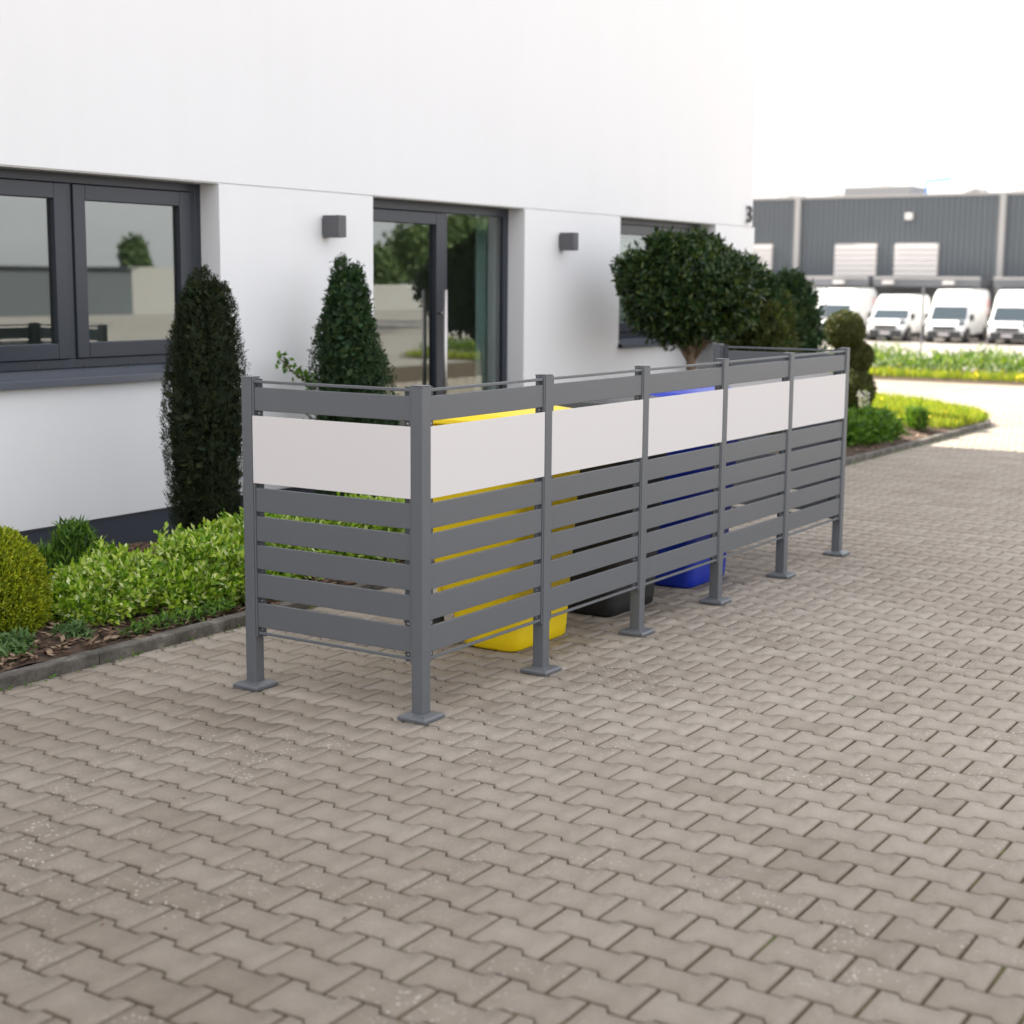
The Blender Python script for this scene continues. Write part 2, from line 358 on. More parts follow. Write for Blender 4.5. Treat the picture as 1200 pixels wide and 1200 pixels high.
me.materials.append(MAT['paver']); o = bpy.data.objects.new('paving', me); C.objects.link(o); tag(o, kind='structure')

# kerb stones along the bed, one per metre, the last ones following the curved tip
KY = 1.575; kp = [(-5.08+i*1.0, KY) for i in range(19)]
curve = [(12.95, KY), (13.35, 1.70), (13.95, 2.1), (14.55, 2.62), (15.1, 3.2), (15.5, 3.9), (15.75, 4.9), (15.85, 6.2), (15.85, 8.0)]
mb = MB()
for a, b in list(zip(kp[:-1], kp[1:])) + list(zip([kp[-1]]+curve[:-1], curve)):
    a = Vector((*a, 0)); b = Vector((*b, 0)); d = (b-a); 
    if d.length < .05: continue
    d.normalize(); nn = Vector((-d.y, d.x, 0)); a2 = a+d*.003; b2 = b-d*.003; h = .052 + random.uniform(-.004, .004)
    q = [a2, b2, b2+nn*.062, a2+nn*.062]; q2 = [a2+nn*.004, b2+nn*.004, b2+nn*.058, a2+nn*.058]
    mb.loft([[x+Vector((0, 0, -.1)) for x in q], [x+Vector((0, 0, h-.006)) for x in q], [x+Vector((0, 0, h)) for x in q2]])
tag(mb.build('kerb', MAT['kerb']), kind='structure')
# planting bed surface
def bed_inside(x, y):
    if x < 12.95: return y > KY+.05
    for (x0, y0), (x1, y1) in zip(curve[:-1], curve[1:]):
        if y0 <= y <= y1: return x < x0 + (x1-x0)*(y-y0)/(y1-y0) - .06
    return False
mb = MB(); gx = np.arange(-7, 16, .12); gy = np.arange(KY+.055, 8, .1); idx = {}
for i, x in enumerate(gx):
    for j, y in enumerate(gy):
        if (x < 10.3 and y > 3.34) or not bed_inside(x, y): continue
        idx[i, j] = len(mb.v); e = min(1, (y-KY-.05)/.35)
        mb.v.append((x, y, .036 + .045*e + .012*math.sin(3.1*x+1.7*y) + .010*math.sin(7.3*x-5*y) + random.uniform(-.005, .005)))
for (i, j), k in idx.items():
    if (i+1, j) in idx and (i, j+1) in idx and (i+1, j+1) in idx:
        mb.f.append((k, idx[i+1, j], idx[i+1, j+1], idx[i, j+1]))
tag(mb.build('planting_bed', MAT['soil'], smooth=True), kind='structure')

# ------------------------------------------------------------------ the white house
WY, RY, LZ = 3.30, 3.45, 2.125
house = empty('office_house', (0, WY, 0), 0, 'long white rendered office house with anthracite windows and glazed door', 'house')
house.location = (0, 0, 0)
XL, XR, XRL = -9.0, 10.17, 10.23
OP = [(.13, 2.50, 1.03), (3.975, 5.883, .02), (7.42, 9.32, 1.03)]
mb = MB()
x = XL
for (a, b, s) in OP:                                    # lower walls between and under the openings
    mb.box((x, WY, .25), (a, WY+.30, LZ-.004))
    if s > .25: mb.box((a, WY, .25), (b, WY+.30, s-.035))
    x = b
mb.box((x, WY, .25), (XRL, WY+.30, LZ-.004))
mb.box((XL, WY, LZ+.004), (XR, WY+.30, 7.0)); mb.box((XL, WY+.012, LZ-.0041), (XR, WY+.29, LZ+.0041))
mb.box((XL, WY+.30, LZ+.004), (XL+.3, 12, 7)); mb.box((XR-.30, WY+.30, LZ+.004), (XR, 12, 7.0)); mb.box((XL+.3, 11.7, LZ+.004), (XR-.3, 12, 7))
mb.build('wall', MAT['wall'], house)
mb = MB(); mb.box((XL, WY+.30, 0), (XL+.3, 12, LZ)); mb.box((XRL-.30, WY+.30, 0), (XRL, 12, LZ)); mb.box((XL+.3, 11.7, 0), (XRL-.3, 12, LZ)); mb.build('rear_wall', MAT['wall'], house)
MB().box((XL-.1, WY-.1, 7.0), (XR+.1, 12.1, 7.25)).build('roof', MAT['anthracite'], house)
mb = MB(); mb.box((XL, WY+.012, .0), (3.975, WY+.25, .25)); mb.box((5.883, WY+.012, .0), (XRL-.02, WY+.25, .25)); mb.build('plinth', MAT['plinth'], house)
mb = MB().box((XL, WY+.011, .235), (3.975, WY+.02, .249)); mb.box((5.883, WY+.011, .235), (XRL-.02, WY+.02, .249)); mb.build('drip_edge', MAT['dark_metal'], house)
mb = MB().box((XL+.3, 6.6, 0), (XRL-.3, 6.7, 2.6)); mb.box((XL+.3, WY+.3, 2.55), (XRL-.3, 6.6, 2.65)); mb.box((3.0, WY+.31, 0), (3.1, 6.6, 2.55)); mb.box((6.7, WY+.31, 0), (6.8, 6.6, 2.55)); mb.build('interior_wall', MAT['room'], house)
MB().box((XL+.3, WY+.3, -.02), (XRL-.3, 6.6, .03)).build('interior_floor', MAT['floor_in'], house)
def frame(a, b, z0, z1, y0, y1, wd):
    return MB().box((a, y0, z0), (a+wd, y1, z1)).box((b-wd, y0, z0), (b, y1, z1)).box((a+wd, y0, z1-wd), (b-wd, y1, z1)).box((a+wd, y0, z0), (b-wd, y1, z0+wd))
def sash(a, b, z0, z1, parent, nm='sash', wd=.068, pz=.012):
    s = frame(a, b, z0, z1, RY-pz, RY+.05, wd).build(nm, MAT['anthracite'], parent, .004)
    MB().box((a+wd, RY+.018, z0+wd), (b-wd, RY+.022, z1-wd)).build('pane', MAT['glass'], parent)
    return s
def window(a, b, z0, mulls, nm='window'):
    t = frame(a, b, z0, LZ-.003, RY, RY+.07, .05); t.box((a+.05, RY+.0005, z0+.05), (a+.098, RY+.0695, LZ-.053)); t.box((b-.098, RY+.0005, z0+.05), (b-.05, RY+.0695, LZ-.053))
    for m_ in mulls: t.box((m_-.022, RY+.0012, z0+.05), (m_+.022, RY+.068, LZ-.053))
    f = t.build(nm, MAT['anthracite'], house, .004)
    xs_ = [a+.098] + [q for m_ in mulls for q in (m_-.022, m_+.022)] + [b-.098]
    for i in range(0, len(xs_), 2): sash(xs_[i]+.003, xs_[i+1]-.003, z0+.053, LZ-.056, f, 'sash', .084)
    return f
w1 = window(.13, 2.50, 1.075, [1.49])
w3 = window(7.42, 9.32, 1.075, [8.37])
for a, b in ((.13, 2.50), (7.42, 9.32)):               # folded metal sills with drip nose
    mb = MB().add([(a-.0, RY+.01, 1.073), (b+.0, RY+.01, 1.073), (b+.0, WY-.045, 1.035), (a, WY-.045, 1.035), (a, WY-.045, 0.995), (b, WY-.045, .995), (b, WY-.040, .995), (a, WY-.040, .995), (b, WY-.040, 1.028), (a, WY-.040, 1.028), (b, RY+.01, 1.060), (a, RY+.01, 1.060)],
                  [(0, 1, 2, 3), (3, 2, 5, 4), (4, 5, 6, 7), (7, 6, 8, 9), (9, 8, 10, 11), (11, 10, 1, 0), (0, 3, 4, 7, 9, 11), (1, 10, 8, 6, 5, 2)])
    mb.build('window_sill', MAT['sill'], house, .002)
for i in range(7): MB().tube([(.25+i*.33, RY-.004, 1.090), (.25+i*.33, RY+.003, 1.090)], .009, 8).build('drain_cap', MAT['dark_metal'], w1)
MB().box((7.49, WY+.19, 1.15), (9.25, WY+.195, 2.0)).build('window_blind', MAT['blind'], house) if False else None
# door with side light
f = frame(3.975, 5.883, .02, LZ-.003, RY, RY+.07, .065); f.box((4.985, RY+.001, .085), (5.055, RY+.069, LZ-.068)); 
door = f.build('door_frame', MAT['anthracite'], house, .004)
leaf = sash(4.045, 4.98, .09, LZ-.073, door, 'door_leaf', .085, .016)
MB().box((5.055, RY+.018, .085), (5.818, RY+.022, LZ-.068)).build('side_light_pane', MAT['glass'], door)
hb = MB().tube([(4.925, RY-.075, .38), (4.925, RY-.075, 1.50)], .016, 14); hb.tube([(4.925, RY-.07, .55), (4.925, RY-.01, .55)], .009, 8); hb.tube([(4.925, RY-.07, 1.33), (4.925, RY-.01, 1.33)], .009, 8)
hb.build('handle', MAT['steel'], leaf, 0, True)
MB().box((3.975, WY-.02, -.02), (5.883, RY-.001, .045)).build('door_step', MAT['kerb'], house, .006)
# curtain panels inside
def curtain(x0, x1, y, z0, z1, mat, label, nm='curtain', amp=.025):
    n_ = 90; V_ = []; F_ = []
    for k, z in enumerate((z0, z1)):
        for i in range(n_+1):
            x = x0+(x1-x0)*i/n_; V_.append((x, y+amp*math.sin(x*46)+.3*amp*math.sin(x*101), z))
    F_ = [(i, i+1, n_+2+i, n_+1+i) for i in range(n_)]
    o_ = MB().add(V_, F_).build(nm, mat, None, 0, True); o_.modifiers.new('thick', 'SOLIDIFY').thickness = .003
    return tag(o_, label, nm)
curtain(5.72, 6.02, 3.66, .1, 2.05, MAT['curtain'], 'pale green curtain hanging inside the narrow side pane of the door')
ob = MB()
for i in range(18): ob.box((7.5, 3.56, 1.16+.05*i), (9.24, 3.575, 1.205+.05*i))
tag(ob.build('window_blind', MAT['blind']), 'cream slatted blind lowered inside the window behind the round tree', 'blind')
# house number
fc = bpy.data.curves.new('t', 'FONT'); fc.body = '3'; fc.size = .235; fc.extrude = .012; fc.align_x = 'CENTER'
to = bpy.data.objects.new('t', fc); C.objects.link(to); bpy.context.view_layer.update()
me = bpy.data.meshes.new_from_object(to.evaluated_get(bpy.context.evaluated_depsgraph_get())); bpy.data.objects.remove(to)
me.materials.clear(); me.materials.append(MAT['dark_metal'])
num = bpy.data.objects.new('house_number', me); C.objects.link(num); num.rotation_euler = (PI/2, 0, 0); num.location = (10.035, WY-.028, 2.165); num.parent = house
# wall lamps
def lamp():
    t = empty('wall_lamp')
    MB().box((-.04, -.142, -.07), (.04, -.012, .07)).build('lamp_body', MAT['lamp'], t, .003)
    MB().box((-.035, -.0119, -.05), (.035, 0, .05)).build('wall_bracket', MAT['lamp'], t, .002)
    MB().box((-.028, -.115, -.0725), (.028, -.035, -.0702)).build('lens', MAT['palewin'], t)
    return t
l1 = lamp(); l1.location = (3.475, WY, 1.905); l2 = copy_tree(l1); l2.location = (6.43, WY, 1.885)
tag(l1, 'dark grey box lamp on the white wall between left window and door', 'lamp', 'box lamps beside the door')
tag(l2, 'dark grey box lamp on the white wall right of the glazed door', 'lamp', 'box lamps beside the door')

# ------------------------------------------------------------------ the slatted bin screen
LB, DD, WP, HP = .8245, .7951, .0495, 1.2
scr = empty('bin_screen', (0, 0, 0), 0, 'long dark grey slatted screen with white boards round the waste bins', 'screen')
SL = [(1.077, 1.165), (.692, .784), (.579, .674), (.471, .563), (.360, .453), (.243, .338)]
def post(x, y, pat=None):
    if pat: 
        c = copy_tree(pat, scr); c.location = (x, y, 0); return c
    p_ = MB().box((0, 0, .014), (WP, WP, HP)).build('post', MAT['alu'], scr, .003)
    c = WP/2; a = .062
    q = lambda s, z: [(c-s, c-s, z), (c+s, c-s, z), (c+s, c+s, z), (c-s, c+s, z)]
    MB().loft([q(a, .001), q(a, .012), q(a-.006, .018), q(c+.006, .024), q(c+.002, .024)]).build('base_plate', MAT['alu'], p_, .0015)
    MB().box((-.0015, -.0015, HP), (WP+.0015, WP+.0015, HP+.004)).build('cap', MAT['alu'], p_, .0012)
    p_.location = (x, y, 0); return p_
p0 = post(0, 0)
for i in range(1, 6): post(i*LB, 0, p0)
post(0, DD, p0); post(5*LB, DD, p0)
def panel(ln, flip=1):
    """built along +x between x=0 and x=ln, its front towards -y (mirrored for the far side)"""
    f_ = lambda y: y if flip > 0 else WP-y
    def bx(m_, a, b):
        y0, y1 = sorted((f_(a[1]), f_(b[1]))); return m_.box((a[0], y0, a[2]), (b[0], y1, b[2]))
    e = empty('panel'); e.parent = scr
    for x0, x1 in ((.0012, .0092), (ln-.0092, ln-.0012)):
        m_ = MB(); bx(m_, (x0, .0035, .205), (x1, .040, HP-.001)); m_.build('side_channel', MAT['alu'], e, .0012)
    for x0, x1 in ((.0092, .040), (ln-.040, ln-.0092)):
        m_ = MB(); bx(m_, (x0, .0182, .207), (x1, .0212, HP-.003)); m_.build('flange', MAT['alu_dark'], e)
        for z in (1.0675, .346, .2335):
            x = (x0+x1)/2; y0, y1 = sorted((f_(.0150), f_(.0182))); MB().tube([(x, y0, z), (x, y1, z)], .0042, 8).build('screw', MAT['steel'], e)
    for z0, z1 in SL:
        m_ = MB(); bx(m_, (.0096, .007, z0), (ln-.0096, .0180, z1)); m_.build('slat', MAT['alu'], e, .0022)
    m_ = MB(); bx(m_, (.0032, .0010, .802), (ln-.0032, .0065, 1.058)); m_.build('white_board', MAT['board'], e, .0008)
    for z in (1.186, .220):
        m_ = MB(); bx(m_, (.0096, .007, z-.0055), (ln-.0096, .0179, z+.0055)); m_.build('rail', MAT['alu'], e, .002)
    return e
pl = panel(LB-WP); pl.location = (WP, 0, 0)
for i in range(1, 5):
    c = copy_tree(pl, scr); c.location = (i*LB+WP, 0, 0)
ps = panel(DD-WP); ps.rotation_euler = (0, 0, -PI/2); ps.location = (0, DD, 0)        # near short side, front towards -x
c = panel(DD-WP); c.rotation_euler = (0, 0, PI/2); c.location = (5*LB+WP, WP, 0)       # far short side, front towards +x

# ------------------------------------------------------------------ wheelie bins
def rr(w_, y0, y1, z, r=.05, n_=5):
    y0 *= .88; y1 *= .88
    pts = []
    for cx, cy_, a0 in ((w_/2-r, y1-r, 0), (-w_/2+r, y1-r, PI/2), (-w_/2+r, y0+r, PI), (w_/2-r, y0+r, 1.5*PI)):
        for k in range(n_+1):
            a = a0+PI/2*k/n_; pts.append((cx+r*math.cos(a), cy_+r*math.sin(a), z))
    return pts
def wheelie_bin(mat, lidmat):
    t = empty('wheelie_bin')
    m_ = MB(); m_.loft([rr(.43, .09, .36, .0), rr(.45, .075, .40, .012), rr(.455, .07, .42, .06), rr(.475, .055, .56, .30), rr(.50, .035, .60, .60), rr(.535, .01, .64, .95), rr(.535, .01, .64, .97)], True)
    m_.build('body', mat, t, 0, True)
    m_ = MB(); m_.loft([rr(.535, .008, .64, .925), rr(.58, -.018, .665, .93), rr(.58, -.018, .665, .975), rr(.545, .0, .645, .978)], True); m_.build('rim', mat, t, .003)
    m_ = MB(); m_.loft([rr(.585, -.03, .69, .980), rr(.59, -.033, .695, .988), rr(.585, -.025, .69, 1.005), rr(.52, .03, .64, 1.030), rr(.40, .12, .55, 1.046)], True)
    lid = m_.build('lid', lidmat, t, .004, False)
    hb_ = MB()
    for sx in (-1, 1):
        hb_.box((sx*.17-.03, -.052, .985), (sx*.17+.03, -.028, 1.0))
    hb_.tube([(-.2, .635, .985), (.2, .635, .985)], .014, 10)
    for sx in (-.2, 0, .2): hb_.box((sx-.012, .575, .972), (sx+.012, .64, .998))
    hb_.build('handle', lidmat, t, .003)
    MB().tube([(-.27, .53, .10), (.27, .53, .10)], .012, 10).build('axle', MAT['steel'], t)
    for sx in (-1, 1):
        wh = MB().tube([(sx*.225, .53, .10), (sx*.265, .53, .10)], .10, 24).build('wheel', MAT['rubber'], t, .008)
        MB().tube([(sx*.262, .53, .10), (sx*.270, .53, .10)], .055, 18).build('hub', mat, wh)
    m_ = MB()
    for sx in (-.15, .15): m_.tube([(sx, .53, .10), (sx, .48, .32)], [.02, .02], 8)
    m_.build('wheel_bracket', mat, t)
    return t
for nm, x, col in (('yellow', 1.26, 'yellow'), ('black', 2.105, 'black'), ('blue', 2.935, 'blue')):
    b_ = wheelie_bin(MAT[col], MAT[col]); b_.location = (x, .20, 0); b_.scale = (1, 1, .982)
    tag(b_, {'yellow': 'bright yellow wheelie bin behind the first bay of the slatted screen',
             'black': 'black wheelie bin between the yellow and the blue bin',
             'blue': 'blue wheelie bin standing behind the third bay of the screen'}[nm], 'bin', 'waste bins inside the screen')

# ------------------------------------------------------------------ plants
def stemtree(parent, pts, rad, mat='bark', nm='trunk'):
    return MB().tube(pts, rad, 10).build(nm, MAT[mat], parent, 0, True)
def column_shrub(nm, x, y, h, wd, mat, label, lobes, n_=26000, size=.03, asp=.35, ztop=.75, seed=1, cat='shrub', core='yew', upn=.9):
    """a column made of upright lobes: each lobe (dx, dy, radius factor, height factor)"""
    t = empty(nm, (x, y, 0), 0, label, cat)
    stemtree(t, [(0, 0, .02), (.01, 0, h*.5), (0, 0, h*.85)], [.035, .03, .012])
    P_ = []; N_ = []
    tot = sum(l[2]*l[3] for l in lobes)
    for li, (dx, dy, rf, hf) in enumerate(lobes):
        k = int(n_*rf*hf/tot); hh = h*hf; z = RNG.uniform(0, 1, k)
        prof = np.interp(z, [0, .06, .25, .5, .68, .80, .90, .96, 1], [.55, .70, .86, 1, .96, .82, .58, .36, .08])
        a = RNG.uniform(0, 2*PI, k)
        r = wd/2*rf*prof*(1+.10*np.sin(3*a+li*2+z*5)+.10*np.sin(7*a+9*z+li)+.06*np.sin(17*z+2*a))
        r = r*(.78+.22*RNG.uniform(0, 1, k)**.4)*(1+.06*(RNG.uniform(0, 1, k) > .94))
        lean = z*.15
        P_.append(np.stack([dx*(1-lean*.4)+r*np.cos(a), dy*(1-lean*.4)+r*np.sin(a), .10+z*(hh-.10)], 1))
        N_.append(np.stack([np.cos(a), np.sin(a), .25+z*.6], 1))
    P_ = np.concatenate(P_); N_ = np.concatenate(N_)
    q = sprigs(P_, N_, 6, size*1.3, upn, .75)
    leaves('foliage', q[0], q[1], size, MAT[mat], t, asp, .3, dirs=q[2])
    # dense inner twigs
    k = 8000; z = RNG.uniform(0, .95, k); a = RNG.uniform(0, 6.28, k); r = wd/2*.78*np.interp(z, [0, .5, .8, 1], [.6, 1, .8, .2])*np.sqrt(RNG.uniform(0, 1, k))
    leaves('inner_foliage', np.stack([r*np.cos(a), r*np.sin(a), .1+z*(h-.1)], 1), RNG.normal(0, 1, (k, 3)), max(size*2.2, .05), MAT[core], t, .6, .6, .4)
    return t
column_shrub('columnar_yew', 1.545, 2.52, 1.60, .47, 'yew', 'dark slender columnar yew in front of the left window corner', [(-.01, 0, .78, 1), (.085, -.06, .48, .955), (-.09, .05, .50, .87), (.02, .07, .6, .90), (-.03, -.09, .5, .92), (.09, .0, .45, .78)], 17000, .018, .22, seed=2, upn=1.6)
y2 = column_shrub('columnar_cypress', 3.20, 2.90, 1.68, .46, 'yew2', 'tapering dark green cypress beside the left edge of the glass door', [(-.02, .03, .52, 1.0), (.04, -.04, .46, .97), (-.10, .08, .52, .80), (.17, -.12, .42, .66), (-.12, .0, .5, .66), (.02, -.10, .6, .80), (.10, .05, .6, .72)], 9500, .024, .36, seed=3, core='yew2')
# a stray twig at its left
tw = stemtree(y2, [(-.20, .10, .92), (-.32, .17, 1.00), (-.40, .22, 1.10)], [.006, .005, .003], nm='side_twig')
tp = RNG.uniform(0, 1, 90); Pp = np.stack([-.20-.20*tp, .10+.12*tp, .92+.18*tp], 1)+RNG.normal(0, .022, (90, 3))
leaves('twig_foliage', Pp, RNG.normal(0, 1, (90, 3)), .045, MAT['green'], y2, .55)
# olive-brown column and dark column behind the round tree
column_shrub('weeping_conifer', 9.05, 2.68, 1.66, .50, 'olive', 'loose olive green conifer directly behind the round clipped tree', [(0, 0, .85, .9), (-.2, .1, .6, 1.0), (.2, -.1, .6, .86), (.1, .2, .6, .95), (-.25, -.2, .5, .8)], 4200, .055, .4, seed=5, core='yew2')
column_shrub('dark_conifer', 9.80, 2.72, 1.62, .55, 'yew2', 'dark rounded conifer left of the cloud clipped topiary', [(0, 0, .9, 1), (.15, -.1, .6, .93), (-.15, .1, .6, .95), (0, .16, .6, .9)], 4200, .05, .42, seed=6, core='yew2')

# round headed tree
gt = empty('round_tree', (7.10, 2.45, 0), 0, 'standard tree with dense round dark crown in front of the right window', 'tree')
stemtree(gt, [(.06, 0, .02), (.05, .01, .5), (.02, 0, .86), (0, 0, 1.2)], [.055, .045, .04, .03])
mb = MB()
for k in range(9):
    a = k*2.4; e = Vector((.42*math.cos(a), .42*math.sin(a), 1.30+.35*((k*37) % 10)/10)); mb.tube([(0.02, 0, .88+.02*k), (.5*e.x, .5*e.y, (e.z+.9)/2), tuple(e)], [.02, .012, .005], 6)
mb.build('branch', MAT['bark'], gt, 0, True)
P1, N1 = shell(3600, (0, 0, 1.47), (.54, .55, .37), 21, .17, 3.0, .55)
P2, N2 = shell(420, (-.24, .10, 1.76), (.16, .15, .17), 22, .3, 3, .3)
P3, N3 = shell(480, (.10, 0, 1.77), (.24, .2, .16), 23, .3, 3, .3)
P4, N4 = shell(320, (.50, -.08, 1.52), (.30, .22, .27), 24, .3, 3, .3)
P5, N5 = shell(180, (-.44, .28, 1.62), (.2, .15, .16), 24, .3, 3, .3)
q = sprigs(np.concatenate([P1, P2, P3, P4, P5]), np.concatenate([N1, N2, N3, N4, N5]), 6, .06, .5, .9)
leaves('crown', q[0], q[1], .058, MAT['globe'], gt, .40, .35, dirs=q[2])
k = 3500; d = unit(RNG.normal(0, 1, (k, 3)))*RNG.uniform(0, 1, (k, 1))**.5*np.array([.5, .48, .36])+np.array([0, 0, 1.5])
leaves('inner_foliage', d, RNG.normal(0, 1, (k, 3)), .09, MAT['globe'], gt, .5)

# cloud clipped topiary: three stacked balls
tt = empty('topiary', (12.3, 3.02, 0), 0, 'topiary clipped into three stacked balls beyond the end of the screen', 'topiary')
stemtree(tt, [(0, 0, .0), (0, 0, .5), (-.03, .06, 1.1)], [.04, .035, .03])
for (cx, cy_, cz, r) in ((.04, -.05, .38, .245), (.08, -.08, .755, .165), (-.05, .05, 1.055, .225)):
    Pk, Nk = shell(9000, (cx, cy_, cz), (r, r, r*(1.05 if cz < 1 else .98)), int(cz*10), .035, 3, .82)
    leaves('clipped_ball', Pk, Nk, .030, MAT['topi'], tt, .55, .8)
    k = 1500; leaves('inner_foliage', unit(RNG.normal(0, 1, (k, 3)))*RNG.uniform(0, .8, (k, 1))*r+np.array([cx, cy_, cz]), RNG.normal(0, 1, (k, 3)), .07, MAT['topi'], tt, .7)

def mound(nm, cs, mat, label, size, dens=9000, asp=.5, up=.3, cat='shrub', spread=.7, lumps=.2, inner=.6, f=4, spr=0):
    x0, y0 = cs[0][0], cs[0][1]
    t = empty(nm, (x0, y0, 0), 0, label, cat); PA = []; NA = []
    for i, (x, y, z, rx, ry, rz_) in enumerate(cs):
        k = int(dens*(rx*ry+rx*rz_+ry*rz_)/.12)
        a, b = shell(k, (x-x0, y-y0, z), (rx, ry, rz_), 40+i+int(x*7) % 50, lumps, f, inner, .06); PA.append(a); NA.append(b)
    PA = np.concatenate(PA); NA = np.concatenate(NA)
    if spr:
        leaves('foliage', *(lambda q: (q[0], q[1]))(q := sprigs(PA, NA, 7, spr, up)), size, MAT[mat], t, asp, .25, dirs=q[2])
    else: leaves('foliage', PA, NA+np.array([0, 0, .5]), size, MAT[mat], t, asp, spread, up)
    mb = MB()
    for (x, y, z, rx, ry, rz_) in cs:
        for k in range(4):
            a = k*1.9+x; mb.tube([(x-x0, y-y0, .04), (x-x0+.4*rx*math.cos(a), y-y0+.4*ry*math.sin(a), z)], [.008, .004], 5)
    mb.build('stem', MAT['bark'], t)
    return t
# golden dome at the left edge of the frame
tg = empty('golden_thuja', (-.17, 2.15, 0), 0, 'yellow green dome shaped conifer at the left edge of the bed', 'shrub')
stemtree(tg, [(0, 0, .03), (0, 0, .35)], [.02, .008])
a_, b_ = shell(20000, (0, 0, .235), (.235, .235, .275), 31, .05, 4, .8, .05)
q = sprigs(a_[:7500], b_[:7500], 6, .03, .9, .6); leaves('foliage', q[0], q[1], .019, MAT['gold'], tg, .4, .3, dirs=q[2])
k = 2500; leaves('inner_foliage', unit(RNG.normal(0, 1, (k, 3)))*RNG.uniform(0, .8, (k, 1))*np.array([.23, .23, .25])+np.array([0, 0, .25]), RNG.normal(0, 1, (k, 3)), .05, MAT['gold'], tg, .7)
mound('spreading_shrub', [(1.00, 2.00, .13, .33, .24, .19), (.52, 2.10, .12, .26, .22, .15), (1.34, 2.0, .15, .28, .22, .20), (.78, 1.90, .09, .24, .12, .11), (1.15, 1.84, .09, .26, .10, .12), (.27, 2.08, .09, .17, .17, .10)],
      'euon', 'broad bright green and cream variegated shrub below the columnar yew', .032, 2500, .5, .9, lumps=.38, inner=.55, f=5, spr=.055)
mound('feathery_shrub', [(.82, 2.72, .17, .13, .12, .19), (.68, 2.78, .11, .11, .11, .13)], 'green', 'soft feathery green shrub in front of the dark plinth', .07, 5200, .14, 1.0)
mound('ground_weed', [(-.30, 1.86, .05, .12, .09, .08), (-.36, 1.76, .05, .08, .06, .06)], 'greyg', 'grey green low weed at the foot of the golden dome conifer', .045, 5200, .3, .3, 'weed')
mound('ground_weed', [(.40, 1.70, .05, .26, .05, .045), (.72, 1.69, .05, .16, .045, .05)], 'green', 'thin green weed strip growing along the inner kerb edge', .035, 5000, .25, .5, 'weed')
mound('ground_weed', [(.02, 1.86, .05, .09, .08, .06)], 'greyg', 'small weed clump on bark right of the golden dome', .04, 6000, .3, .4, 'weed')
mound('low_shrub', [(2.15, 2.0, .16, .38, .22, .17), (2.55, 2.05, .15, .25, .2, .14), (1.72, 2.15, .15, .22, .2, .17)], 'euon', 'variegated low shrub behind the near short side of the screen', .032, 2600, .5, .9, lumps=.38, inner=.55, f=5, spr=.055)
mound('low_shrub', [(3.6, 2.3, .2, .45, .26, .22), (4.2, 2.2, .16, .35, .26, .17)], 'green', 'dark green low shrub under the glazed door behind the bins', .055, 4500, .5, .35)
mound('low_shrub', [(5.9, 2.1, .18, .5, .26, .2), (6.6, 2.3, .15, .35, .26, .17)], 'green', 'green low shrub at the foot of the round headed tree', .06, 3600, .5, .35)
mound('bushy_perennial', [(9.9, 1.98, .13, .30, .20, .15), (10.3, 2.0, .12, .24, .2, .14), (9.45, 2.05, .14, .30, .22, .17), (10.15, 2.5, .14, .3, .2, .2)], 'green', 'leafy green perennial bush at the far end of the screen', .055, 1100, .4, .9, 'plant', f=5, spr=.08)
fl = MB()
fs = empty('flower_spikes', (10.9, 2.3, 0), 0, 'pale flower spikes standing in front of the lowest topiary ball', 'flowers')
for i in range(6):
    fl.tube([(.05*i-.12, .03*(i % 3), .05), (.055*i-.13, .03*(i % 3), .44+.03*(i % 3))], .004, 5)
fl.build('stem', MAT['green'], fs)
k = 130; i_ = RNG.integers(0, 6, k); leaves('petal', np.stack([.055*i_-.13+RNG.normal(0, .012, k), .03*(i_ % 3)+RNG.normal(0, .012, k), RNG.uniform(.28, .47, k)], 1), RNG.normal(0, 1, (k, 3)), .03, MAT['wflower'], fs, .7)
mound('grass_tuft', [(11.35, 1.90, .10, .12, .10, .15)], 'green', 'dark green grass tuft on the soil beside the sunny lawn', .13, 3500, .1, 1.2, 'plant')

# bark chips
def flat_chips(n_, xr, yr, zf, size):
    x = RNG.uniform(*xr, n_); y = RNG.uniform(*yr, n_); e = np.clip((y-KY-.05)/.35, 0, 1)
    z = .036+.045*e+.012*np.sin(3.1*x+1.7*y)+.010*np.sin(7.3*x-5*y)+.006
    return np.stack([x, y, z+zf], 1)
Pc = np.concatenate([flat_chips(7500, (-1.0, 4.5), (KY+.07, 3.2), .004, 1), flat_chips(1600, (4.5, 11.5), (KY+.07, 3.1), .002, 1)])
o = leaves('bark_chips', Pc, np.tile([0, 0, 1.], (len(Pc), 1)), .05, MAT['chip'], None, .42, .28, 0, .1, .6); o.modifiers.new('thick', 'SOLIDIFY').thickness = .004; tag(o, kind='stuff')
# fallen bits on the kerb / paving edge and moss in the joints
k = 500; Pm = np.stack([RNG.uniform(-1.2, 12.8, k), KY-.004-np.abs(RNG.normal(0, .02, k)), np.full(k, .001)], 1)
o = leaves('joint_moss', Pm, np.tile([0, 0, 1.], (k, 1)), .022, MAT['green'], None, .5, .7, .6); tag(o, kind='stuff')
k = 140; Pd = np.stack([RNG.uniform(-3, 9, k), RNG.uniform(-2.6, 1.5, k), np.full(k, .002)], 1)
o = leaves('leaf_litter', Pd, np.tile([0, 0, 1.], (k, 1)), .016, MAT['chip'], None, .5, .2); tag(o, kind='stuff')

